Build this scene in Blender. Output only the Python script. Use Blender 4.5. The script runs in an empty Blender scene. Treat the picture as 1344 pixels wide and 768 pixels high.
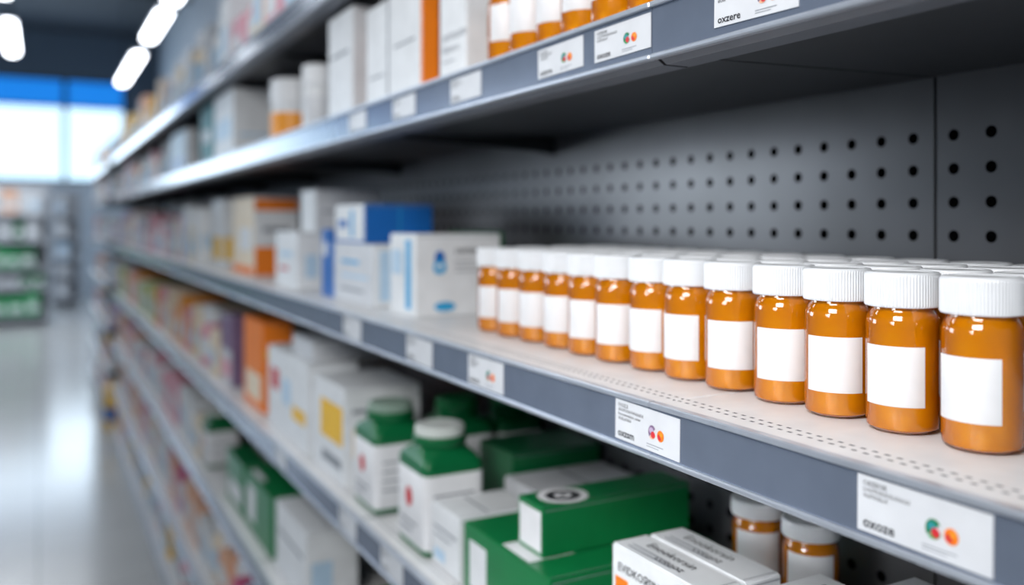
import bpy, bmesh, math, random
from mathutils import Vector, Matrix
random.seed(7)
U = 0.115                      # one working unit in metres (camera height above the main shelf)
ZC = 9.9                       # floor is 9.9 units below eye level
F = 1150.0; VX, VY = 50.0, 290.0
TH = math.atan((672-VX)/F); C = math.cos(TH); S = math.sin(TH)
col = bpy.context.scene.collection

# ------------------------------------------------------------------ materials
def lin(h):
    h = h.lstrip('#'); r = []
    for i in (0, 2, 4):
        c = int(h[i:i+2], 16)/255.0
        r.append(c/12.92 if c <= .04045 else ((c+.055)/1.055)**2.4)
    return (r[0], r[1], r[2], 1)
def mat(name, h, rough=.5, metal=0, var=.05, scale=40, **kw):
    m = bpy.data.materials.new(name); m.use_nodes = True
    nt = m.node_tree; b = nt.nodes['Principled BSDF']
    c = lin(h)
    b.inputs['Roughness'].default_value = rough; b.inputs['Metallic'].default_value = metal
    tc = nt.nodes.new('ShaderNodeTexCoord'); n = nt.nodes.new('ShaderNodeTexNoise')
    n.inputs['Scale'].default_value = scale; n.inputs['Detail'].default_value = 2
    nt.links.new(tc.outputs['Object'], n.inputs['Vector'])
    r = nt.nodes.new('ShaderNodeValToRGB')
    r.color_ramp.elements[0].position = .3; r.color_ramp.elements[1].position = .7
    r.color_ramp.elements[0].color = tuple(x*(1-var) for x in c[:3])+(1,)
    r.color_ramp.elements[1].color = tuple(min(1, x*(1+var)) for x in c[:3])+(1,)
    nt.links.new(n.outputs['Fac'], r.inputs['Fac'])
    nt.links.new(r.outputs['Color'], b.inputs['Base Color'])
    for k, v in kw.items():
        b.inputs[k.replace('_', ' ')].default_value = v
    return m
def emis(name, h, st):
    m = bpy.data.materials.new(name); m.use_nodes = True
    b = m.node_tree.nodes['Principled BSDF']
    b.inputs['Base Color'].default_value = lin(h)
    b.inputs['Emission Color'].default_value = lin(h); b.inputs['Emission Strength'].default_value = st
    return m
M = {}
M['white'] = mat('white_card', '#e4e7ea', .45)
M['white2'] = mat('offwhite_card', '#d2d5da', .5)
M['label'] = mat('white_label', '#e6e7ea', .5)
M['ticket'] = mat('price_ticket_card', '#d2d5da', .4)
M['cap'] = mat('white_cap', '#e6e9ed', .34)
M['jugcap'] = mat('pale_jug_cap', '#d6dcd9', .4)
M['jugcap2'] = mat('grey_green_jug_cap', '#8ea598', .4)
def nd(nt, t, **k):
    n = nt.nodes.new(t)
    for a, v in k.items(): setattr(n, a, v)
    return n
def amber_mat():
    # thin translucent plastic wall: tinted pass-through, longer path towards the rim, some body scatter, glossy skin
    m = mat('amber_plastic', '#ff920a', .09, var=.03); nt = m.node_tree; b = nt.nodes['Principled BSDF']
    out = nt.nodes['Material Output']
    lw = nd(nt, 'ShaderNodeLayerWeight'); lw.inputs['Blend'].default_value = .34
    def ramp(c0, c1, p1):
        rp = nd(nt, 'ShaderNodeValToRGB'); e = rp.color_ramp.elements
        e[0].position = .05; e[0].color = c0; e[1].position = p1; e[1].color = c1
        nt.links.new(lw.outputs['Facing'], rp.inputs['Fac']); return rp.outputs['Color']
    tcol = ramp((1, .78, .10, 1), (.66, .12, .002, 1), .95)
    tr = nd(nt, 'ShaderNodeBsdfTransparent'); nt.links.new(tcol, tr.inputs['Color'])
    rf = nd(nt, 'ShaderNodeBsdfRefraction'); nt.links.new(tcol, rf.inputs['Color']); rf.inputs['IOR'].default_value = 1.18; rf.inputs['Roughness'].default_value = .02
    mt = nd(nt, 'ShaderNodeMixShader'); mt.inputs[0].default_value = .3
    nt.links.new(tr.outputs[0], mt.inputs[1]); nt.links.new(rf.outputs[0], mt.inputs[2])
    nt.links.new(ramp((1, .335, .002, 1), (.68, .085, .001, 1), .9), b.inputs['Base Color'])  # bright centre and dark rim painted into the scatter colour, mimicking light path
    tl = nd(nt, 'ShaderNodeBsdfTranslucent'); tl.inputs['Color'].default_value = (1.0, .36, .004, 1)
    m0 = nd(nt, 'ShaderNodeMixShader'); m0.inputs[0].default_value = .18
    nt.links.new(b.outputs[0], m0.inputs[1]); nt.links.new(tl.outputs[0], m0.inputs[2])
    mx = nd(nt, 'ShaderNodeMixShader'); mx.inputs[0].default_value = .60
    nt.links.new(mt.outputs[0], mx.inputs[1]); nt.links.new(m0.outputs[0], mx.inputs[2])
    gl = nd(nt, 'ShaderNodeBsdfGlossy'); gl.inputs['Roughness'].default_value = .035
    fr = nd(nt, 'ShaderNodeFresnel'); fr.inputs['IOR'].default_value = 1.65
    m2 = nd(nt, 'ShaderNodeMixShader'); nt.links.new(fr.outputs[0], m2.inputs[0])
    nt.links.new(mx.outputs[0], m2.inputs[1]); nt.links.new(gl.outputs[0], m2.inputs[2])
    nt.links.new(m2.outputs[0], out.inputs['Surface'])
    return m
M['amber'] = amber_mat()
M['pill'] = mat('yellow_pill', '#fff3d0', .35)
M['ink'] = mat('dark_ink', '#24272e', .6)
M['greyink'] = mat('grey_ink', '#858b94', .6)
M['blue'] = mat('blue_card', '#1767b8', .4)
M['cyan'] = mat('cyan_print', '#2fa3d8', .45)
M['paleblue'] = mat('pale_blue_print', '#b9d4ea', .45)
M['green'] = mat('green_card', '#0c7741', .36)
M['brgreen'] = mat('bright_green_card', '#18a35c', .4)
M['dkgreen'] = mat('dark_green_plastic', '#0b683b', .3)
M['orange'] = mat('orange_card', '#f07f14', .45)
M['amberprint'] = mat('yellow_orange_label', '#ee9a26', .45)
M['yellow'] = mat('yellow_print', '#f3bf22', .45)
M['red'] = mat('red_print', '#cf2b35', .45)
M['purple'] = mat('purple_card', '#7d6486', .5)
M['pink'] = mat('pink_card', '#e2a3b2', .5)
M['magenta'] = mat('magenta_card', '#c8527c', .5)
M['teal'] = mat('teal_card', '#2b8f96', .5)
M['cream'] = mat('cream_card', '#ecdcc4', .5)
M['peach'] = mat('peach_card', '#e8b290', .5)
M['lilac'] = mat('lilac_card', '#b9a7c4', .5)
M['lime'] = mat('lime_card', '#b4c268', .5)
M['grey'] = mat('grey_card', '#a9adb4', .5)
M['rail'] = mat('slate_rail', '#7b8699', .2, .5)
M['silver'] = mat('silver_edge', '#bfc6d1', .34, .65)
M['steel'] = mat('grey_steel', '#6d727b', .4, .4)
M['under'] = mat('underside_shade_steel', '#3a3d42', .42, .3)  # steel copy darkened in colour to stand in for shade below the shelves
M['dksteel'] = mat('dark_steel', '#2a2d31', .5, .3)
NICE = {'brgreen': 'bright green', 'paleblue': 'pale blue', 'amberprint': 'orange', 'white2': 'off-white'}

def mth(nt, op, a, b=None):
    n = nd(nt, 'ShaderNodeMath', operation=op)
    for i, v in enumerate((a, b)):
        if v is None: continue
        if isinstance(v, (int, float)): n.inputs[i].default_value = v
        else: nt.links.new(v, n.inputs[i])
    return n.outputs[0]
def dotted(name, h, hole, fn, rough=.45, metal=.2, var=.05, scale=40):
    m = mat(name, h, rough, metal, var, scale); nt = m.node_tree; b = nt.nodes['Principled BSDF']
    src = b.inputs['Base Color'].links[0].from_socket
    tc = nd(nt, 'ShaderNodeTexCoord'); sp = nd(nt, 'ShaderNodeSeparateXYZ')
    nt.links.new(tc.outputs['Object'], sp.inputs[0])
    mask = fn(nt, sp.outputs[0], sp.outputs[1], sp.outputs[2])
    mx = nd(nt, 'ShaderNodeMix', data_type='RGBA')
    nt.links.new(mask, mx.inputs['Factor']); nt.links.new(src, mx.inputs['A']); mx.inputs['B'].default_value = lin(hole)
    nt.links.new(mx.outputs['Result'], b.inputs['Base Color'])
    sp2 = mth(nt, 'SUBTRACT', .5, mth(nt, 'MULTIPLY', mask, .5))
    nt.links.new(sp2, b.inputs['Specular IOR Level'])
    nt.links.new(mth(nt, 'MULTIPLY', mth(nt, 'SUBTRACT', 1, mask), metal), b.inputs['Metallic'])
    return m
def cell(nt, v, pitch, phase):     # signed distance to the nearest centre
    q = mth(nt, 'ADD', mth(nt, 'DIVIDE', mth(nt, 'SUBTRACT', v, phase*U), pitch*U), .5)
    return mth(nt, 'MULTIPLY', mth(nt, 'SUBTRACT', mth(nt, 'FRACT', q), .5), pitch*U)
def peg(nt, x, y, z):
    dy = cell(nt, y, .262, .16); dz = cell(nt, z, .224, .123+ZC)
    d = mth(nt, 'SQRT', mth(nt, 'ADD', mth(nt, 'MULTIPLY', dy, dy), mth(nt, 'MULTIPLY', dz, dz)))
    a = mth(nt, 'LESS_THAN', d, .039*U)
    top = mth(nt, 'LESS_THAN', mth(nt, 'ABSOLUTE', mth(nt, 'SUBTRACT', z, (.775+ZC)*U)), .1*U)
    return mth(nt, 'MULTIPLY', a, mth(nt, 'SUBTRACT', 1, top))
M['peg'] = dotted('pegboard', '#626468', '#070708', peg, .33, .3, .14, 9)
def perf(nt, x, y, z):
    dy = mth(nt, 'ABSOLUTE', cell(nt, y, .062, 0)); 
    a = mth(nt, 'LESS_THAN', dy, .014*U)
    dx = mth(nt, 'ABSOLUTE', cell(nt, x, .06, 3.13)); b = mth(nt, 'LESS_THAN', dx, .009*U)
    rg = mth(nt, 'LESS_THAN', mth(nt, 'ABSOLUTE', mth(nt, 'SUBTRACT', x, 3.16*U)), .055*U)
    return mth(nt, 'MULTIPLY', mth(nt, 'MULTIPLY', a, b), rg)
M['deck'] = dotted('white_shelf_deck', '#dededf', '#75767a', perf, .4, .0)

# ------------------------------------------------------------------ mesh builder (working units)
_txt = {}
def text_geo(s, bold=0):
    if (s, bold) in _txt: return _txt[(s, bold)]
    cu = bpy.data.curves.new('t', 'FONT'); cu.body = s; cu.size = 1; cu.resolution_u = 2; cu.offset = bold
    o = bpy.data.objects.new('t', cu); col.objects.link(o)
    dg = bpy.context.evaluated_depsgraph_get(); me = bpy.data.meshes.new_from_object(o.evaluated_get(dg))
    r = ([v.co.copy() for v in me.vertices], [list(p.vertices) for p in me.polygons])
    bpy.data.objects.remove(o); bpy.data.curves.remove(cu); bpy.data.meshes.remove(me)
    _txt[(s, bold)] = r; return r
class MB:
    def __init__(s): s.v = []; s.f = []; s.m = []; s.sm = []; s.mats = []
    def mi(s, m):
        m = M[m] if isinstance(m, str) else m
        if m not in s.mats: s.mats.append(m)
        return s.mats.index(m)
    def add(s, vs, fs, m, smooth=False):
        b = len(s.v); s.v += [tuple(v) for v in vs]
        for i, f in enumerate(fs):
            s.f.append([b+q for q in f]); s.m.append(s.mi(m[i] if isinstance(m, list) else m)); s.sm.append(smooth)
    def box(s, x0, x1, y0, y1, z0, z1, m, bev=0, seg=1, rot=None):
        bm = bmesh.new(); bmesh.ops.create_cube(bm, size=1)
        for v in bm.verts:
            v.co = Vector((x0+(v.co.x+.5)*(x1-x0), y0+(v.co.y+.5)*(y1-y0), z0+(v.co.z+.5)*(z1-z0)))
        if bev: bmesh.ops.bevel(bm, geom=bm.edges[:], offset=bev, segments=seg, affect='EDGES', clamp_overlap=True)
        if rot: bmesh.ops.rotate(bm, cent=rot[0], matrix=Matrix.Rotation(rot[1], 3, rot[2]), verts=bm.verts)
        bm.normal_update(); bm.verts.index_update(); b = len(s.v)
        s.v += [tuple(v.co) for v in bm.verts]
        for f in bm.faces:
            n = f.normal; mm = m
            if isinstance(m, dict):
                a = max(range(3), key=lambda i: abs(n[i])); key = ('-' if n[a] < 0 else '+')+'xyz'[a]
                mm = m.get(key, m['all'])
            s.f.append([b+v.index for v in f.verts]); s.m.append(s.mi(mm)); s.sm.append(False)
        bm.free()
    def lathe(s, prof, n, m, cx=0, cy=0, knurl=None, bot=True, top=True, a0=0, a1=None):
        full = a1 is None; a1 = 2*math.pi if full else a1
        cnt = n if full else n+1; vs = []
        for j, (r, z) in enumerate(prof):
            for i in range(cnt):
                a = a0+(a1-a0)*i/n; rr = r
                if knurl and knurl[0] <= j <= knurl[1] and i % 2: rr = r-knurl[2]
                vs.append((cx+rr*math.cos(a), cy+rr*math.sin(a), z))
        fs = []
        for j in range(len(prof)-1):
            for i in range(n):
                k = (i+1) % cnt
                fs.append((j*cnt+i, j*cnt+k, (j+1)*cnt+k, (j+1)*cnt+i))
        s.add(vs, fs, m, not knurl)
        if full:
            b = len(s.v)-len(vs)
            if bot: s.f.append([b+i for i in reversed(range(cnt))]); s.m.append(s.mi(m)); s.sm.append(False)
            if top: s.f.append([b+(len(prof)-1)*cnt+i for i in range(cnt)]); s.m.append(s.mi(m)); s.sm.append(False)
    def loft(s, secs, n, m, bot=True, top=True):
        vs = []
        for hx, hy, z, e in secs:
            for i in range(n):
                a = 2*math.pi*(i+.5)/n; ca, sa = math.cos(a), math.sin(a)
                vs.append((hx*math.copysign(abs(ca)**(2/e), ca), hy*math.copysign(abs(sa)**(2/e), sa), z))
        fs = [(j*n+i, j*n+(i+1) % n, (j+1)*n+(i+1) % n, (j+1)*n+i) for j in range(len(secs)-1) for i in range(n)]
        b = len(s.v); s.add(vs, fs, m, True)
        if bot: s.f.append([b+i for i in reversed(range(n))]); s.m.append(s.mi(m)); s.sm.append(False)
        if top: s.f.append([b+(len(secs)-1)*n+i for i in range(n)]); s.m.append(s.mi(m)); s.sm.append(False)
    def text(s, t, o, u, v, size, m, bold=0):
        vs, fs = text_geo(t, bold); o = Vector(o); u = Vector(u); v = Vector(v)
        s.add([o+u*(p.x*size)+v*(p.y*size) for p in vs], fs, m)
    def quad(s, o, u, v, a0, a1, b0, b1, m):
        o = Vector(o); u = Vector(u); v = Vector(v)
        s.add([o+u*a0+v*b0, o+u*a1+v*b0, o+u*a1+v*b1, o+u*a0+v*b1], [(0, 1, 2, 3)], m)
    def disc(s, o, u, v, ru, rv, m, n=24, r0=0, a0=0, a1=1):
        o = Vector(o); u = Vector(u); v = Vector(v); full = (a1-a0) >= 1; k = n if full else n+1
        out = [o+u*(ru*math.cos(2*math.pi*(a0+(a1-a0)*i/n)))+v*(rv*math.sin(2*math.pi*(a0+(a1-a0)*i/n))) for i in range(k)]
        if not r0: s.add(out, [list(range(k))], m)
        else:
            inn = [o+(p-o)*r0 for p in out]
            s.add(out+inn, [(i, (i+1) % k, k+(i+1) % k, k+i) for i in range(n)], m)
    def build(s, name, parent=None, loc=(0, 0, 0)):
        me = bpy.data.meshes.new(name)
        me.from_pydata([Vector(v)*U for v in s.v], [], s.f)
        for m in s.mats: me.materials.append(m)
        for p, k, sm in zip(me.polygons, s.m, s.sm): p.material_index = k; p.use_smooth = sm
        me.update()
        if any(s.sm): me.set_sharp_from_angle(angle=math.radians(38))
        o = bpy.data.objects.new(name, me); col.objects.link(o)
        o.location = Vector(loc); 
        if parent: o.parent = parent
        return o
def W(x, y, z): return Vector((x, y, z+ZC))*U
def tag(o, label=None, cat=None, group=None, kind=None):
    if label: o['label'] = label
    if cat: o['category'] = cat
    if group: o['group'] = group
    if kind: o['kind'] = kind
    return o
def empty(name, loc, label, cat, group=None):
    o = bpy.data.objects.new(name, None); col.objects.link(o); o.location = loc
    o.empty_display_size = .02
    return tag(o, label, cat, group)
def copy_tree(o, parent=None):
    c = o.copy(); col.objects.link(c)
    if parent: c.parent = parent
    for ch in list(o.children): copy_tree(ch, c)
    return c
ORD = ['first', 'second', 'third', 'fourth', 'fifth', 'sixth', 'seventh', 'eighth', 'ninth', 'tenth', 'eleventh', 'twelfth', 'thirteenth', 'fourteenth', 'fifteenth', 'sixteenth', 'seventeenth', 'eighteenth', 'nineteenth', 'twentieth', 'twenty-first', 'twenty-second', 'twenty-third', 'twenty-fourth']
def Yp(px, X): D = F*X/(C*(px-VX)); return (D-X*S)/C
def boxpx(pl, pc, pr, yt, X, z0, zmax=99):
    y0 = Yp(pc, X); y1 = Yp(pl, X); D = X*S+y0*C; zt = min(zmax, (VY-yt)/F*D)
    k = (pr-VX)*C/F; x1 = min(5.27, k*y0*C/(1-k*S))
    return [X, x1, y0, y1, z0, zt]

# ------------------------------------------------------------------ room
def struct(name, args, m, bev=0):
    b = MB(); b.box(*args, m, bev); o = b.build(name, None, W(0, 0, 0)); return tag(o, kind='structure')
def floor_mat():
    m = mat('pale_tile', '#c4c6c7', .18, 0, .04, 3); nt = m.node_tree; b = nt.nodes['Principled BSDF']
    src = b.inputs['Base Color'].links[0].from_socket
    tc = nd(nt, 'ShaderNodeTexCoord'); br = nd(nt, 'ShaderNodeTexBrick')
    br.offset = 0; br.inputs['Scale'].default_value = 1; br.inputs['Brick Width'].default_value = .6; br.inputs['Row Height'].default_value = .6
    br.inputs['Mortar Size'].default_value = .004; br.inputs['Mortar'].default_value = lin('#a8aaac')
    nt.links.new(tc.outputs['Object'], br.inputs['Vector']); nt.links.new(src, br.inputs['Color1']); nt.links.new(src, br.inputs['Color2'])
    nt.links.new(br.outputs['Color'], b.inputs['Base Color']); return m
M['floor'] = floor_mat()
M['wall'] = mat('pale_wall', '#c6d0da', .7)
M['wallup'] = mat('slate_blue_wall', '#5b6c7e', .7)
M['ceil'] = mat('dark_ceiling', '#3c434b', .8)
XL, XR, YN, YF, ZT = -45, 14, -16, 125, 24
struct('floor', (XL, XR, YN, YF, -10.2, -9.9), 'floor')
struct('ceiling', (XL, XR, YN, YF, ZT, ZT+.4), 'ceil')
struct('wall_left', (XL-.5, XL, YN, YF, -9.9, ZT), 'wall')
struct('wall_right', (XR, XR+.5, YN, YF, -9.9, ZT), 'wall')
struct('wall_near', (XL, XR, YN-.5, YN, -9.9, ZT), 'wall')
b = MB(); b.box(XL, XR, YF, YF+.5, -9.9, 5, 'wall'); b.box(XL, XR, YF, YF+.5, 18, ZT, 'wallup'); b.box(10, XR, YF, YF+.5, 5, 18, 'wallup')
tag(b.build('wall_far', None, W(0, 0, 0)), kind='structure')
M['pane'] = emis('daylit_glass', '#cbebff', 1.5); M['bluepane'] = emis('blue_tinted_glass', '#1478d4', 1.0)
for i, (x0, x1) in enumerate(((XL, 3.0), (3.0, 10))):
    fr = MB()
    for a in ((x0, x0+.25), (x1-.25, x1)): fr.box(a[0], a[1], YF-.15, YF+.3, 5, 18, 'dksteel')
    for z in (5, 14.4, 17.8): fr.box(x0+.25, x1-.25, YF-.15, YF+.3, z, z+.25, 'dksteel')
    w = tag(fr.build('window_%d' % (i+1), None, W(0, 0, 0)), kind='structure')
    g = MB(); g.box(x0+.25, x1-.25, YF+.1, YF+.16, 5.25, 14.4, 'pane'); g.build('pane', w)
    g = MB(); g.box(x0+.25, x1-.25, YF+.1, YF+.16, 14.65, 17.8, 'bluepane'); g.build('transom_pane', w)
for i in range(3):
    struct('trim_%d' % (i+1), (XL, XR, 40+i*28, 40.8+i*28, ZT-1.2, ZT), 'dksteel', .05)

# linear ceiling lamps
M['tube'] = emis('lamp_diffuser', '#f4f8ff', 9)
lamps = [(8, 85, 104, 'far down the store behind the shelf tops'), (8, 67, 78, 'above the shelf tops at middle distance'), (8, 53, 64, 'above the shelf tops, nearest of that row'),
         (-2, 76, 90, 'over the aisle, farther one of its row'), (-2, 55, 67, 'over the aisle, nearer one of its row')]
for i, (x, y0, y1, t) in enumerate(lamps):
    o = empty('linear_lamp', W(x, (y0+y1)/2, 15), 'long white suspended strip lamp '+t, 'lamp', 'suspended strip lamps')
    L = (y1-y0)/2; h = MB(); h.box(-.55, .55, -L, L, .15, .4, 'steel', .06); h.build('housing', o)
    h = MB(); h.box(-.52, .52, -L+.1, L-.1, -.25, .15, 'tube', .18, 3); h.build('diffuser', o)
    for s in (-1, 1):
        h = MB(); h.box(-.04, .04, s*L*.7-.04, s*L*.7+.04, .4, ZT-15, 'dksteel'); h.build('hanger_rod', o)

# ------------------------------------------------------------------ shelving bays
ZS = [2.9, 1.195, -1.0, -3.14, -5.3, -7.45, -9.25]
BL = 5.0; XB = 5.35
def make_bay():
    o = empty('shelving_unit', W(0, 0, -9.9), 'x', 'shelf unit')
    z = lambda a: a+ZC
    b = MB(); b.box(XB, XB+.08, 0, BL, 0, z(4.3), 'peg'); b.build('back_panel', o)
    b = MB(); b.box(XB+.09, XB+.4, -.15, .15, 0, z(4.35), 'dksteel', .01); b.build('upright', o)
    b = MB(); b.box(3.12, XB, .01, BL-.01, 0, z(-9.55), 'dksteel', .01); b.build('kick_plate', o)
    for k, zs in enumerate(ZS):
        b = MB()
        b.box(3.0, XB-.01, .008, BL-.008, z(zs)-.05, z(zs), {'+z': 'deck', 'all': 'steel'}, .006)
        # folded tray under the deck with a sloped front
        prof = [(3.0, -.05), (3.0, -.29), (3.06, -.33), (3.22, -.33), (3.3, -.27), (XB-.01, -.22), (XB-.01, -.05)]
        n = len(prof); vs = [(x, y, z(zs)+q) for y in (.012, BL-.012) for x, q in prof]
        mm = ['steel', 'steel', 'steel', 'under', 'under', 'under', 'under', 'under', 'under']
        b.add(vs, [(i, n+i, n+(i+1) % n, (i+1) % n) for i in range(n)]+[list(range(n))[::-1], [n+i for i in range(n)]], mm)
        sh = b.build('shelf', o)
        r = MB()
        r.box(2.97, 3.0, .002, BL-.002, z(zs)-.285, z(zs)-.01, 'rail')
        r.box(2.945, 3.0, .002, BL-.002, z(zs)-.024, z(zs)+.008, 'silver', .006)
        r.box(2.945, 3.0, .002, BL-.002, z(zs)-.31, z(zs)-.28, 'silver', .008)
        r.build('price_rail', sh)
        yy = BL-.04
        q = MB(); pr = [(3.35, -.27), (XB, -.22), (XB, -.42), (5.0, -.38), (3.5, -.31)]
        n = len(pr); vs = [(x, y, z(zs)+w) for y in (yy, yy+.02) for x, w in pr]
        q.add(vs, [(i, n+i, n+(i+1) % n, (i+1) % n) for i in range(n)]+[list(range(n))[::-1], [n+i for i in range(n)]], 'dksteel')
        q.build('bracket', o)
    return o
bays = ['nearest grey metal shelving bay, at the right edge of the photo', 'grey pegboard shelving bay holding the rows of amber pill bottles',
        'grey shelving bay holding the blue and white carton stack', 'grey shelving bay holding the tall white carton with orange foot']
bay0 = make_bay(); NB = 9
allb = [(-1.13+BL*i) for i in range(NB)]+[47.5+BL*i for i in range(3)]
for i, y in enumerate(allb):
    o = bay0 if i == 0 else copy_tree(bay0)
    o.location = W(0, y, -9.9)
    t = bays[i] if i < 4 else ('blurred grey shelving bay, %s beyond the bay of amber pill bottles' % ORD[i-2] if i < NB else 'blurred %s bay of the separate shelving run past the gap' % ORD[i-NB])
    tag(o, t, 'shelf unit', 'shelving bays along the aisle')
for ch in list(bay0.children):
    if ch.name.startswith('bracket'): bpy.data.objects.remove(ch)
    elif ch.name.startswith('back_panel'): ch.scale.y = .9955      # the one open panel joint, behind the bottles

# ------------------------------------------------------------------ amber bottle
def make_bottle():
    o = empty('pill_bottle', (0, 0, 0), 'x', 'bottle')
    b = MB(); b.lathe([(.115, .004), (.142, .008), (.160, .022), (.165, .05), (.165, .50), (.1635, .522), (.159, .543), (.151, .560), (.145, .570), (.142, .58), (.142, .64)], 56, 'amber'); b.build('body', o)
    b = MB(); R = .171
    b.lathe([(.144, .592), (R-.004, .592), (R, .599), (R, .735), (R-.005, .748), (R-.013, .755), (R-.035, .755), (R-.04, .751)], 150, 'cap', knurl=(2, 3, .0028)); b.build('cap', o)
    b = MB(); a = math.radians(51); b.lathe([(.1662, .132), (.167, .134), (.167, .410), (.1662, .412)], 28, 'label', a0=math.pi-a, a1=math.pi+a); b.build('label', o)
    b = MB(); rnd = random.Random(3); 
    for k in range(34):
        rr = .112*math.sqrt(rnd.random()); aa = rnd.random()*6.283; zz = .042+.26*(k/34)
        bm = bmesh.new(); bmesh.ops.create_icosphere(bm, subdivisions=2, radius=1)
        mt = Matrix.Translation((rr*math.cos(aa), rr*math.sin(aa), zz)) @ Matrix.Rotation(rnd.random()*3, 4, 'X') @ Matrix.Rotation(rnd.random()*3, 4, 'Y') @ Matrix.Diagonal((.044, .044, .026, 1))
        bm.verts.index_update(); b.add([mt @ v.co for v in bm.verts], [[v.index for v in f.verts] for f in bm.faces], 'pill', True); bm.free()
    b.build('pills', o)
    return o
bot0 = make_bottle(); used = [False]
def bottle(x, y, z, label, group, sc=1, off=20, lift=0, capz=1):
    o = bot0 if not used[0] else copy_tree(bot0); used[0] = True
    o.location = W(x, y, z+.003); a = math.atan2(-y, -x)-math.radians(off+random.uniform(-15, 15))
    o.rotation_euler = (0, 0, a-math.pi); o.scale = (sc,)*3
    for ch in o.children:
        if lift and ch.name.startswith('label'): ch.location.z += lift*U
        if capz != 1 and ch.name.startswith('cap'): ch.scale.z = capz; ch.location.z = .592*(1-capz)*U
    tag(o, label, 'bottle', group); return o
Y1 = Yp(1287, 3.66); SP = (Yp(650, 3.66)-Y1)/12
for r in range(4):
    for i in range(13):
        x = 3.66+.385*r+random.uniform(-.012, .012)*(1 if r == 0 else 1.2); y = Y1+SP*i+random.uniform(-.014, .014)
        t = 'amber pill bottle with blank white label, %s from the right in front row' % ORD[i] if r == 0 else 'white-capped amber pill bottle, %s from the right in %s row from the front' % (ORD[i], ORD[r])
        bottle(x, y, -1.0, t, 'amber pill bottles on the middle shelf')
yb = Yp(667, 3.36)
for i in range(9):
    bottle(3.36+random.uniform(-.02, .02), yb-.385*i, 1.195, 'amber bottle on the shelf above, %s from the white printed cartons, front row' % ORD[i], 'amber bottles on the shelf above', 1.04, lift=.095)
for i in range(7):
    bottle(3.8, yb+.15-.4*i, 1.195, 'amber bottle on the shelf above, %s from the white cartons, row behind' % ORD[i], 'amber bottles on the shelf above', 1.04, lift=.095)

# ------------------------------------------------------------------ cartons
def carton(dim, label, front='white', side='white', top=None, prints=(), group=None, name='carton', cat='box', bev=.012):
    x0, x1, y0, y1, z0, z1 = dim; cx, cy = (x0+x1)/2, (y0+y1)/2
    a, w, h = (x1-x0)/2, (y1-y0)/2, z1-z0
    b = MB(); b.box(-a, a, -w, w, 0, h, {'-x': front, '+x': front, '-y': side, '+y': side, 'all': top or front}, bev, 2)
    e = .0025
    # tuck-flap fold lines
    b.quad((0, -w-e, 0), (1, 0, 0), (0, 0, 1), -a+.02, a-.02, h-.032, h-.026, 'greyink')
    b.quad((0, 0, h+e), (1, 0, 0), (0, 1, 0), -a+.02, a-.02, -w+.03, -w+.036, 'greyink')
    o = b.build(name, None, W(cx, cy, z0+.003)); tag(o, label, cat, group)
    fr = {'f': ((-a-e, w, 0), (0, -1, 0), (0, 0, 1), 2*w, h), 's': ((-a, -w-e, 0), (1, 0, 0), (0, 0, 1), 2*a, h), 't': ((-a, w, h+e), (0, -1, 0), (1, 0, 0), 2*w, 2*a)}
    lift = 0
    for p in prints:
        og, u, v, lu, lv = fr[p[1]]; og = Vector(og); u = Vector(u); v = Vector(v); og = og+u.cross(v)*lift; lift += .0006
        pan = MB()
        if p[0] == 'p': pan.quad(og, u, v, p[2]*lu, p[3]*lu, p[4]*lv, p[5]*lv, p[6]); pan.build('printed_panel', o)
        elif p[0] == 'd': pan.disc(og+u*(p[2]*lu)+v*(p[3]*lv), u, v, p[4], p[5], p[6], r0=(p[7] if len(p) > 7 else 0)); pan.build('printed_emblem', o)
        else: pan.text(p[2], og+u*(p[3]*lu)+v*(p[4]*lv), u, v, p[5], p[6], p[7]); pan.build('printed_text', o)
    return o
P = lambda f, a, b_, c, d, m: ('p', f, a, b_, c, d, m)
T = lambda f, s, u, v, sz, m='ink', b=0: ('t', f, s, u, v, sz, m, b)
Dk = lambda f, u, v, ru, rv, m, *r: ('d', f, u, v, ru, rv, m)+tuple(r)
# --- main shelf
d1 = boxpx(512, 546, 657, 308, 3.41, -1.0)
carton(d1, 'white carton with cyan stripe and blue drop emblem, left of the pill bottles', 'white', 'white', None,
       [P('f', .62, .82, .08, .93, 'cyan'), Dk('s', .27, .70, .06, .085, 'blue'), Dk('s', .27, .60, .075, .075, 'cyan'), Dk('s', .27, .61, .03, .03, 'label'), Dk('s', .33, .12, .12, .05, 'cyan'),
        T('s', 'ceranol', .44, .76, .12), P('s', .44, .9, .66, .67, 'greyink'), P('s', .44, .82, .6, .61, 'greyink'), P('s', .44, .86, .54, .55, 'greyink'), P('f', .1, .5, .5, .8, 'paleblue')])
d2 = boxpx(433, 490, 570, 322, 3.37, -1.0)
carton(d2, 'white and pale blue carton under the bright blue box', 'white2', 'white', None,
       [P('f', 0, .12, 0, 1, 'blue'), P('f', .3, .9, .42, .48, 'paleblue'), P('f', .3, .7, .66, .72, 'cyan'), P('f', .3, .8, .2, .24, 'greyink'), P('s', .1, .3, .1, .9, 'paleblue')])
d3 = boxpx(440, 478, 568, 268, 3.42, d2[5]+.004)
carton(d3, 'bright blue carton with white end, stacked on the white and pale blue one', 'white', 'blue', 'blue', [P('f', .55, .66, .15, .85, 'cyan'), P('f', .12, .45, .4, .6, 'blue'), P('f', 0, 1, 0, .06, 'blue'), P('s', .5, .52, .05, .95, 'cyan')])
d6 = boxpx(422, 431.5, 460, 301, 3.37, -1.0)
carton(d6, 'slim blue carton standing upright beside the blue and white stack', 'blue', 'blue', 'blue', [P('f', .2, .8, .6, .8, 'white')])
d5 = boxpx(362, 390, 495, 305, 3.3, -1.0)
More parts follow.
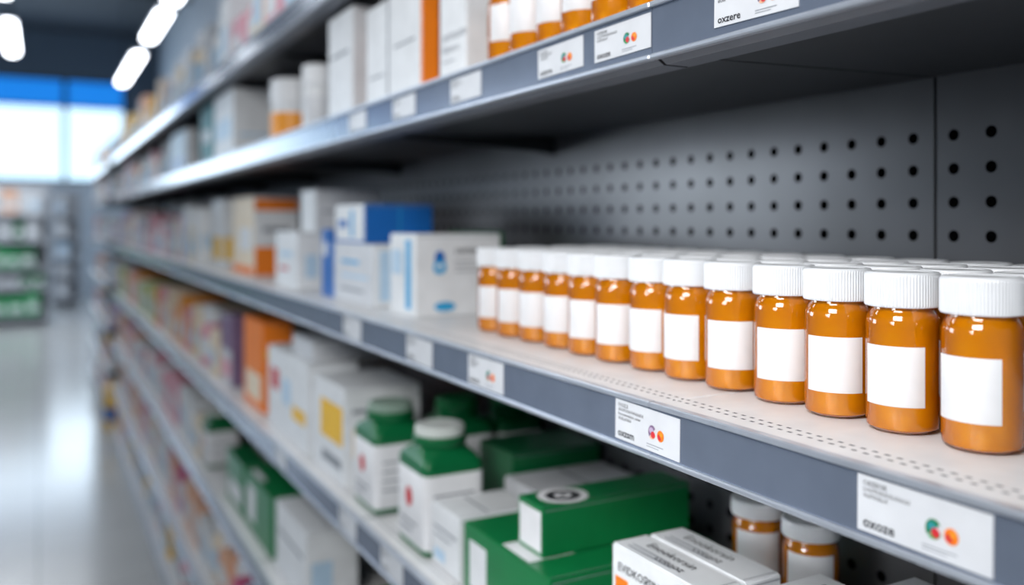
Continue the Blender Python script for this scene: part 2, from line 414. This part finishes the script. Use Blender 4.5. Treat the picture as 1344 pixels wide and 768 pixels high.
carton(d5, 'plain white carton carrying a second white carton, left of the slim blue one', 'white', 'white', None, [P('f', .2, .8, .55, .65, 'paleblue'), P('s', .1, .25, .2, .6, 'paleblue'), P('f', .2, .6, .3, .36, 'red')])
d4 = boxpx(395, 414, 500, 249, 3.6, d5[5]+.004); d4[2] = max(d4[2], d5[2]+.02)
if d4[3] > d5[3]-.02: d4[3] = d5[3]-.02
carton(d4, 'white carton lying on top of another, behind the blue box', 'white', 'white2', None, [P('s', .1, .9, .45, .5, 'greyink')])
d7 = boxpx(305, 333, 392, 258, 3.46, -1.0)
carton(d7, 'tall white carton with orange foot and orange top band', 'cream', 'white', 'orange', [P('f', .35, .9, .3, .6, 'white'), P('f', .02, .98, 0, .1, 'orange'), P('s', .02, .98, .0, .36, 'orange'), P('s', .02, .98, .82, .97, 'orange'), P('s', .2, .8, .55, .61, 'greyink')])
d8 = boxpx(278, 292, 320, 262, 3.4, -1.0)
carton(d8, 'narrow white carton with a yellow patch beside the orange-footed carton', 'white', 'white', None, [P('f', .1, .9, .12, .45, 'yellow'), P('s', .1, .9, .12, .45, 'yellow')])
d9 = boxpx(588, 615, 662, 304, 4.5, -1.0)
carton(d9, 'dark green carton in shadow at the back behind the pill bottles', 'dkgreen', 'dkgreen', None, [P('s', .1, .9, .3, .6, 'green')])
# --- shelf above
z = 1.195
u2 = boxpx(577, 612, 653, -55, 3.2, z, 2.5)
carton(u2, 'tall white carton with grey lettering next to the upper amber bottles', 'white', 'white', None, [T('f', 'otrimuno', .12, .38, .13, 'greyink'), T('f', 'Nemoro', .12, .28, .1, 'greyink'), P('f', .12, .6, .2, .21, 'greyink')])
u3 = boxpx(481, 553, 577, -30, 3.2, z, 2.5)
carton(u3, 'broad white carton with an orange end on the shelf above', 'white', 'orange', None, [P('f', .42, .45, 0, 1, 'greyink'), P('f', .08, .35, .3, .32, 'greyink'), P('f', .55, .9, .5, .52, 'greyink')])
u4 = boxpx(431, 463, 500, 6, 3.2, z, 2.5)
carton(u4, 'plain white upright carton left of the orange-ended carton', 'white', 'white2', None, [P('f', .15, .85, .6, .63, 'greyink')])
u7 = boxpx(281, 306, 362, 94, 3.2, z, 2.5)
carton(u7, 'large pale carton on the shelf above, far side of the orange-labelled tub', 'white', 'white', None, [P('f', .1, .9, .3, .6, 'paleblue'), P('s', .15, .85, .3, .35, 'paleblue')])
u8 = boxpx(263, 279, 296, 112, 3.25, z, 2.5)
carton(u8, 'teal carton beside the large pale carton', 'teal', 'teal', None, [P('f', .2, .8, .4, .6, 'white')])
u9 = boxpx(224, 244, 260, 168, 3.2, z, 2.5)
carton(u9, 'pale blue and white carton beyond the teal carton', 'paleblue', 'white', None, [P('f', .1, .9, .1, .4, 'blue')])
# --- shelf below
z = -3.14
NOTE = [P('t', .12, .5, .3, .34, 'greyink'), P('t', .12, .6, .16, .2, 'greyink')]
carton([3.3, 3.585, 3.82, 4.73, z, -2.1], 'white carton with black lettering at the bottom, front one of a pair', 'white', 'white', None,
       [T('f', 'EVIDKOЯSIN', .08, .85, .075, 'ink', .012), T('f', 'Fecnoxale', .3, .77, .05, 'greyink'), P('f', .05, .2, .73, .81, 'orange'), T('t', 'Enookorsin', .18, .52, .1), T('t', 'cotooz', .4, .2, .09)]+NOTE, 'white lettered cartons')
carton([3.6, 3.89, 3.82, 4.73, z, -2.1], 'white carton with black lettering at the bottom, rear one of a pair', 'white', 'white', None,
       [T('t', 'Enookorsin', .18, .52, .1), T('t', 'cotooz', .4, .2, .09)]+NOTE, 'white lettered cartons')
carton([3.69, 4.1, 3.05, 3.72, z, -2.1], 'white carton at the bottom edge, just right of the lettered pair', 'white', 'white', None, NOTE+[T('t', 'Enookor', .2, .55, .1)])
carton([4.15, 4.55, 2.8, 3.42, z, -2.1], 'white carton at the bottom edge, farthest right below the shelf', 'white', 'white', None, NOTE)
carton([4.45, 5.2, 4.12, 5.25, z, -2.85], 'low flat pale carton in shadow under two amber bottles', 'white2', 'white2', None, NOTE)
bottle(4.7, Yp(995, 4.7), -2.845, 'amber bottle in shadow below the shelf, left one behind white cartons', 'amber bottles on the lower shelf', 1.14, off=8, lift=.105, capz=.62)
bottle(4.7, Yp(1064, 4.7), -2.845, 'amber bottle in shadow below the shelf, right one behind white cartons', 'amber bottles on the lower shelf', 1.14, off=8, lift=.105, capz=.62)
l4 = [3.2, 4.75, 5.35, 6.78, z, -2.565]
carton(l4, 'wide green carton with white patches lying under another green carton', 'green', 'green', 'green',
       [P('f', .08, .3, .12, .8, 'white'), P('t', .45, .75, .02, .28, 'label'), P('t', .5, .62, .29, .33, 'label'), P('s', .05, .5, .15, .35, 'label'), T('s', 'MS Pio', .55, .4, .14, 'label')])
l3 = boxpx(680, 712, 905, 668, 3.35, -2.562)
carton(l3, 'long green carton with round white seal, on top of the wide green one', 'green', 'green', 'green',
       [P('f', .08, .95, .1, .9, 'label'), Dk('t', .5, .21, .19, .21, 'label'), Dk('t', .5, .21, .13, .145, 'ink', .5), Dk('t', .5, .21, .03, .033, 'ink')])
l5 = boxpx(567, 603, 700, 683, 3.2, z)
carton(l5, 'white carton between the green bottle and the green cartons', 'white', 'white', None, [P('f', .1, .9, .62, .66, 'greyink'), P('f', .1, .7, .5, .53, 'greyink'), P('t', .1, .9, .4, .43, 'greyink'), P('f', .1, .5, .12, .3, 'paleblue')])
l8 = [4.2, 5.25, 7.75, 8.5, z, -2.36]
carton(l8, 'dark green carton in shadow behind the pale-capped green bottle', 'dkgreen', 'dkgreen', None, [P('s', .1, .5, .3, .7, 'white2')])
carton([4.05, 5.2, 6.95, 7.65, z, -2.52], 'low pale carton in shadow behind the white carton', 'white2', 'white2', None, [P('t', .1, .9, .5, .53, 'greyink')])
l9 = boxpx(412, 452, 552, 513, 3.15, z)
carton(l9, 'white carton with a yellow block, left of the green bottles', 'white', 'white', None, [P('f', .25, .95, .4, .8, 'yellow'), P('f', .3, .9, .15, .25, 'greyink'), P('s', .1, .9, .75, .79, 'greyink'), P('s', .1, .4, .3, .6, 'cream')])
l10 = boxpx(352, 404, 470, 480, 3.15, z)
carton(l10, 'white carton with red and blue marks beneath a flat white carton', 'white', 'white', None, [P('f', .1, .3, .5, .75, 'red'), P('f', .4, .6, .4, .7, 'paleblue'), P('f', .65, .95, .3, .45, 'yellow')])
l11 = boxpx(384, 411, 512, 450, 3.3, l10[5]+.004); l11[2] = max(l11[2], l10[2]+.02)
carton(l11, 'flat white carton lying on the red and blue marked carton', 'white2', 'white2', None, [P('s', .1, .8, .4, .5, 'greyink')])
l12 = boxpx(320, 345, 384, 425, 3.2, z)
carton(l12, 'orange carton standing left of the flat white carton', 'orange', 'orange', None, [P('f', .15, .9, .1, .4, 'cream'), P('s', .1, .9, .6, .7, 'yellow')])
l13 = boxpx(290, 304, 326, 416, 3.2, z)
carton(l13, 'small pale carton with a dull purple upper half beyond the orange carton', 'white2', 'purple', 'purple', [P('f', .02, .98, .5, .98, 'purple'), P('f', .1, .9, .1, .35, 'pink')])
# --- third lowest shelf
z = -5.3
f1 = boxpx(362, 402, 470, 702, 3.2, z)
carton(f1, 'white carton with grey lines at the bottom of the photo, third lowest shelf', 'white', 'white', None, [P('f', .1, .9, .6, .65, 'greyink'), P('t', .1, .9, .5, .53, 'greyink'), P('s', .1, .5, .2, .6, 'paleblue')])
f2 = boxpx(322, 356, 400, 655, 3.2, z)
carton(f2, 'green carton beside the white one on the third lowest shelf', 'green', 'green', 'green', [P('f', .1, .4, .2, .8, 'label'), P('t', .1, .5, .1, .3, 'label')])
f3 = boxpx(298, 319, 352, 612, 3.2, z)
carton(f3, 'taller green carton next to the white-capped jug, third lowest shelf', 'green', 'green', 'dkgreen', [P('f', .15, .9, .15, .5, 'label'), P('s', .2, .6, .2, .6, 'dkgreen')])
f0 = [3.2, 4.2, 8.6, 9.9, z, -4.35]
carton(f0, 'green carton peeking up at the bottom edge under the shelf lip', 'green', 'green', 'green', [P('f', .1, .4, .2, .8, 'label')])

# ------------------------------------------------------------------ jugs, tubs
def make_jug():
    o = empty('jug_bottle', (0, 0, 0), 'x', 'bottle')
    b = MB(); b.loft([(.26, .30, .004, 9), (.278, .322, .02, 10), (.28, .325, .05, 10), (.28, .325, .715, 10), (.277, .321, .745, 10), (.268, .310, .775, 8), (.254, .288, .802, 6), (.237, .257, .826, 4), (.222, .228, .845, 2.6), (.215, .215, .862, 2), (.212, .212, .95, 2)], 120, 'dkgreen'); b.build('body', o)
    b = MB(); b.lathe([(.21, .87), (.232, .872), (.238, .882), (.238, .938), (.23, .948), (.21, .952)], 48, 'dkgreen'); b.build('collar', o)
    b = MB(); b.lathe([(.19, .952), (.216, .954), (.221, .962), (.221, 1.016), (.213, 1.031), (.19, 1.038), (.145, 1.038), (.137, 1.03)], 72, 'jugcap', knurl=(2, 3, .008)); b.build('cap', o)
    b = MB(); b.loft([(.2805, .3255, .06, 10), (.284, .329, .065, 10), (.284, .329, .67, 10), (.2805, .3255, .675, 10)], 120, 'label', False, False)
    for q in range(4): b.quad((0, -.332, 0), (1, 0, 0), (0, 0, 1), -.2, .18-.05*q, .5-.09*q, .515-.09*q, 'greyink')
    b.disc((-.287, .02, .44), (0, -1, 0), (0, 0, 1), .075, .085, 'red'); b.quad((-.287, 0, 0), (0, -1, 0), (0, 0, 1), -.2, .15, .22, .24, 'greyink')
    b.quad((-.287, 0, 0), (0, -1, 0), (0, 0, 1), -.2, .05, .15, .17, 'greyink')
    b.build('label', o)
    return o
jug0 = make_jug(); ju = [False]
def jug(x, y, z, label, sc=1, h=1, capm=None):
    o = jug0 if not ju[0] else copy_tree(jug0); ju[0] = True
    o.location = W(x, y, z+.003); o.scale = (sc, sc, sc*h); tag(o, label, 'bottle', 'white-capped green bottles')
    if capm:
        for ch in o.children:
            if ch.name.startswith('cap'): ch.data = ch.data.copy(); ch.data.materials[0] = M[capm]
jug(3.45, 7.86, -3.14, 'square green and white bottle with pale screw cap, beside white carton', 1.1, 1.02)
jug(3.45, 9.22, -3.14, 'square green and white bottle with grey-green cap, behind the nearest one', 1.12, .98, 'jugcap2')
jug(4.3, 9.3, -3.14, 'shadowed green bottle at the back, behind the front pair', 1.1, .95, 'green')
jug(5.0, 9.3, -3.14, 'shadowed green bottle at the back, deepest into the shelf', 1, 1.0, 'green')
jug(3.5, Yp(300, 3.5)+1.0, -5.3, 'blurred green jug with pale cap on the third lowest shelf', 1.2, .95)
def tub(x, y, z, r, h, lidh, bodym, label, band=None, lidm='cap'):
    o = empty('tub_bottle', W(x, y, z+.003), label, 'bottle')
    b = MB(); b.lathe([(r*.85, 0), (r*.97, .01), (r, .04), (r, h-lidh-.1), (r*.95, h-lidh-.03), (r*.85, h-lidh+.02)], 40, bodym); b.build('body', o)
    b = MB(); b.lathe([(r*.9, h-lidh), (r*1.02, h-lidh+.01), (r*1.02, h-.05), (r*.99, h-.02), (r*.9, h)], 60, lidm, knurl=(1, 2, .006)); b.build('lid', o)
    if band:
        b = MB(); b.lathe([(r*1.002, band[0]), (r*1.012, band[0]+.004), (r*1.012, band[1]-.004), (r*1.002, band[1])], 40, band[2], bot=False, top=False); b.build('label', o)
    return o
yy = Yp(385, 3.5); tub(3.5, yy, 1.195, .34, .99, .40, 'white', 'white tub with yellow-orange label and tall white lid, shelf above', (.08, .46, 'amberprint'))
tub(3.42, Yp(418, 3.42), 1.195, .22, .95, .28, 'white', 'slim white bottle between the orange-labelled tub and the white carton', (.15, .5, 'white2'))
tub(3.5, 45.7, -9.9, .75, 2.1, .45, 'yellow', 'small yellow tub on the floor in the gap at the shelving run end', (.5, 1.1, 'blue'), 'yellow')

# ------------------------------------------------------------------ price labels
def tag_mesh(lines, code, logo):
    w, h = .60, .235
    c = MB(); c.box(-.003, .003, -w/2, w/2, 0, h, 'ticket', .001)
    t = MB(); u, v = (0, -1, 0), (0, 0, 1); o = Vector((-.0045, w/2, 0))
    for i, s in enumerate(lines):
        t.text(s, o+Vector((0, -.03, h-.038-.026*i)), u, v, .028 if i == 0 else .025, 'ink', .006)
    t.text(code, o+Vector((0, -.03, .022)), u, v, .062, 'ink', .02)
    g = MB(); q = o+Vector((0, -.36, .11)); x = lambda k: Vector((-.0006*k, 0, 0)); r = .8
    if logo:
        mcol = 'green' if logo == 1 else 'purple'
        g.disc(q, u, v, .044*r, .05*r, mcol, r0=.35, a0=.1, a1=.62)
        g.disc(q+x(1), u, v, .044*r, .048*r, 'brgreen' if logo == 1 else 'peach', r0=.4, a0=.64, a1=.95)
        g.disc(q+x(2)+Vector((0, .006, .010)), u, v, .02, .018, 'teal' if logo == 1 else 'lilac')
        g.disc(q+x(3)+Vector((0, -.01, -.012)), u, v, .019, .02, 'red')
        g.disc(q+x(1)+Vector((0, -.076, -.006)), u, v, .03, .032, 'orange'); g.disc(q+x(2)+Vector((0, -.07, -.012)), u, v, .019, .018, 'red', a0=.3, a1=.9); g.disc(q+x(3)+Vector((0, -.084, .004)), u, v, .013, .011, 'amberprint')
        g.quad(q, u, v, -.05, .1, -.074, -.069, 'greyink'); g.quad(q, u, v, -.05, .06, -.088, -.084, 'greyink')
    return c, t, g
TV = [(['EVOZLE', 'LIULITUOUVVIULIUIUI', 'Fecroutorenior, ecior', 'VIUILUUIIUI'], 'oxzsm', 2), (['CIEZEOIE', 'LULITIUIUIULULILIUI', 'VLIITIUILUI'], 'oxoze', 1), (['EVCIZCE', 'LUIUIVIUIULIUI', 'VLIUIUIIIU'], 'oxzvre', 1), (['CIZEIOZE', 'LIULIULIULIULIULIU', 'ILIUIUUIU'], 'cx7fre', 0), (['CIZETOIE', 'LULULIULIULIULIU', 'IIIUIIII'], 'oxzere', 2)]
protos = []
def price(px, zs, var, label):
    y = Yp(px, 2.966)
    key = var
    for k, o in protos:
        if k == key: c = copy_tree(o); break
    else:
        cm, tm, gm = tag_mesh(*TV[var]); c = cm.build('price_label')
        tm.build('printed_text', c)
        if gm.f: gm.build('round_logo', c)
        protos.append((key, c))
    up = zs > 0
    c.location = W(2.9655, y, zs-(.24 if up else .266)); c.scale = (1, .92 if up else .97, .82 if up else .97)
    c.rotation_euler.x = random.uniform(-.018, .018)
    tag(c, label, 'price label', 'price labels in the shelf rails'); return c
for i, (px, v) in enumerate(((1208, 1), (848, 0), (637, 2), (550, 3), (462, 3))):
    price(px, -1.0, v, 'white printed price label on the pill bottle shelf edge, %s from the right' % ORD[i])
for i, (px, v) in enumerate(((990, 4), (816, 1), (735, 2), (611, 3), (530, 3), (469, 3))):
    price(px, 1.195, v, 'white price label on the upper shelf edge, %s from the right' % ORD[i])
for i, (px, v) in enumerate(((514, 3), (456, 3), (368, 3))):
    price(px, -3.14, v, 'white price label on the edge below the pill bottles, %s from the right' % ORD[i])

# ------------------------------------------------------------------ blurred far stock
fm = {}
def fill_mesh(kind, c):
    if (kind, c) in fm: return fm[(kind, c)]
    b = MB(); alt = 'white' if c not in ('white', 'cream') else 'paleblue'
    if kind == 'carton':
        b.box(-.5, .5, -.5, .5, 0, 1, c, .015)
        b.quad((-.503, .5, 0), (0, -1, 0), (0, 0, 1), .12, .88, .22, .6, alt); b.quad((-.5, -.503, 0), (1, 0, 0), (0, 0, 1), .06, .94, .3, .55, alt)
    else:
        b.lathe([(.44, 0), (.49, .02), (.5, .05), (.5, .62), (.45, .7), (.3, .75), (.3, .78)], 24, c)
        b.lathe([(.36, .76), (.38, .77), (.38, .97), (.34, 1.0)], 24, 'cap'); b.lathe([(.505, .15), (.505, .5)], 24, alt, bot=False, top=False)
    o = b.build(kind); me = o.data; bpy.data.objects.remove(o); fm[(kind, c)] = me; return me
cnt = {}
def fill(y0, y1, zs, pal, hmin, hmax, shelf, wmin=.5, wmax=1.0, pc=.7):
    y = y0
    while True:
        w = random.uniform(wmin, wmax)
        if y+w > y1: break
        kind = 'carton' if random.random() < pc else 'bottle'; c = random.choice(pal)
        h = random.uniform(hmin, hmax); dpt = random.uniform(.9, 1.7) if kind == 'carton' else w
        o = bpy.data.objects.new(kind, fill_mesh(kind, c)); col.objects.link(o)
        x = 3.12+random.uniform(0, .12)+dpt/2
        o.location = W(x, y+w/2, zs+.003); o.scale = (dpt, w, h)
        k = (shelf, c, kind); n = cnt.get(k, 0); cnt[k] = n+1
        tag(o, '%s %s %s from near end of blurred stock, %s' % (ORD[min(n, 23)], NICE.get(c, c), kind, shelf), 'box' if kind == 'carton' else 'bottle', 'blurred stock, '+shelf)
        y += w+random.uniform(.04, .14)
def after(d): return d[3]+.12
fill(Yp(385, 3.15), 43.7, 2.9, ['white', 'cream', 'pink', 'white', 'yellow', 'peach', 'white', 'grey'], .8, 1.5, 'topmost shelf', pc=.55)
fill(after(u9), 43.7, 1.195, ['pink', 'white', 'white', 'peach', 'white', 'lilac', 'paleblue', 'amberprint'], .7, 1.2, 'shelf above pill bottles', .45, .85, .5)
fill(after(d8), 43.7, -1.0, ['pink', 'white', 'peach', 'grey', 'white', 'lilac', 'cream', 'white'], .8, 1.4, 'pill bottle shelf')
fill(after(l13), 43.7, -3.14, ['pink', 'lime', 'white', 'peach', 'cream', 'lime', 'white', 'grey', 'pink', 'amberprint'], .7, 1.3, 'shelf below pill bottles', .38, .75)
fill(Yp(300, 3.5)+1.6, 43.7, -5.3, ['pink', 'white', 'magenta', 'cream', 'peach', 'pink', 'white', 'white'], .7, 1.3, 'third lowest shelf', .38, .8)
fill(14, 43.7, -7.45, ['magenta', 'white', 'pink', 'peach', 'cream', 'pink', 'white', 'lilac', 'paleblue'], .7, 1.3, 'second lowest shelf', .4, .8)
fill(20, 43.7, -9.25, ['white', 'grey', 'pink', 'paleblue', 'yellow', 'pink'], .7, 1.0, 'lowest shelf')
for zs, nm in zip(ZS, ('top', 'second', 'third', 'fourth', 'fifth', 'sixth', 'bottom')):
    fill(47.7, 62.2, zs, ['peach', 'pink', 'white', 'grey', 'lilac', 'cream', 'yellow', 'paleblue'], .8, 1.3, '%s shelf past gap' % nm, .9, 1.6)

# ------------------------------------------------------------------ far end of the store
GZ = (1.0, 3.6, 5.5, 8.1, 10.6)
GH = ((1.6, 2.1), (1.0, 1.4), (1.6, 2.1), (1.5, 2.0), (1.7, 2.5))
def stand(xc, hw, Y, GP, label, nm):
    g = empty('gondola_shelf', W(xc, Y, -9.9), label, 'shelf unit')
    b = MB(); b.box(-hw, hw, 1.4, 1.6, 0, 13.4, 'grey', .03); b.build('back_panel', g)
    for s in (-hw-.1, hw-.1):
        b = MB(); b.box(s, s+.2, -.9, 1.6, 0, 13.5, 'grey', .03); b.build('side_panel', g)
    for zz in GZ:
        b = MB(); b.box(-hw+.12, hw-.12, -.9, 1.38, zz-.3, zz, 'grey', .04); b.build('shelf', g)
    gc = {}
    for r, zz in enumerate(GZ):
        x = xc-hw+.2
        while True:
            w = random.uniform(.8, 1.4)
            if x+w > xc+hw-.2: break
            c = random.choice(GP[r])
            o = bpy.data.objects.new('carton', fill_mesh('carton', c)); col.objects.link(o)
            o.location = W(x+w/2, Y-.1, zz-9.9+.01); o.scale = (1.1, w, random.uniform(*GH[r])); o.rotation_euler.z = math.pi/2
            n2 = NICE.get(c, c); k = (r, n2); n = gc.get(k, 0); gc[k] = n+1
            tag(o, '%s %s carton from the left on %s shelf of %s' % (ORD[n], n2, ('lowest', 'second lowest', 'middle', 'second highest', 'highest')[r], nm), 'box', 'cartons on the '+nm)
            x += w+.1
stand(-6.5, 7.4, 95, (['brgreen', 'brgreen', 'green', 'brgreen'], ['grey', 'green', 'grey', 'grey'], ['brgreen', 'green', 'brgreen', 'brgreen'], ['grey', 'white2', 'grey', 'green'], ['grey', 'white2', 'white', 'cream', 'peach']),
      'freestanding pale shelf stand with green goods at the far left', 'broad far stand')
stand(2.9, 1.3, 114, (['white2', 'paleblue'], ['white2', 'white'], ['white2', 'paleblue'], ['white', 'white2'], ['white2', 'paleblue', 'white']),
      'narrow pale shelf stand with whitish goods between far stand and shelving run', 'narrow far stand')

# ------------------------------------------------------------------ light
def area(name, loc, target, sx, sy, p, c=(1, 1, 1), spread=180):
    l = bpy.data.lights.new(name, 'AREA'); l.shape = 'RECTANGLE'; l.size = sx*U; l.size_y = sy*U; l.energy = p; l.color = c; l.spread = math.radians(spread)
    o = bpy.data.objects.new(name, l); col.objects.link(o); o.location = W(*loc)
    o.rotation_euler = (W(*target)-W(*loc)).to_track_quat('-Z', 'Y').to_euler(); return o
area('added_key_light', (-5, -.5, 5.0), (4, 5, -1), 5, 4, 17, (1, .99, .98))  # unseen key light added front-left of the shelves, no fixture there
area('added_low_fill', (-5, 2.2, .8), (4.75, 4.6, -2.4), 2.5, 1.5, .22, (.97, .98, 1), 36)  # unseen narrow light added to brighten the lower amber bottles
area('added_sheen_light', (-6, 19, 1.2), (5.2, 6.5, .1), 5, 3, 2.4, (.84, .92, 1), 110)  # unseen light added for the pegboard sheen and bottle highlights
for y, p in ((6, 14), (30, 21), (52, 23), (75, 23), (92, 21)):
    area('aisle_ceiling_lamp', (-2, y, 14.5), (-1.2, y, 0), 2, 16, p, (.9, .95, 1))
area('added_far_stand_light', (-4, 82, 10), (-3, 98, -4), 12, 3, 10, (.9, .96, 1))  # unseen light added to brighten the goods on the far stand
area('window_daylight', (-8, 122, 10), (-4, 60, -6), 30, 10, 50, (.78, .89, 1))
w = bpy.data.worlds.new('store_ambient'); bpy.context.scene.world = w; w.use_nodes = True
w.node_tree.nodes['Background'].inputs[0].default_value = (.8, .9, 1, 1); w.node_tree.nodes['Background'].inputs[1].default_value = .3

# ------------------------------------------------------------------ camera
cd = bpy.data.cameras.new('camera'); cam = bpy.data.objects.new('camera', cd); col.objects.link(cam)
cd.sensor_width = 36; cd.lens = F/1344*36; cd.shift_y = (VY-384)/1344
cam.location = W(0, 0, 0); cam.rotation_euler = (math.pi/2, 0, -TH); cd.clip_start = .01
cd.dof.use_dof = True; cd.dof.focus_distance = 4.4*U; cd.dof.aperture_fstop = 3.3
bpy.context.scene.camera = cam
try:
    bpy.context.scene.view_settings.view_transform = 'Standard'
except Exception as e: print(e)
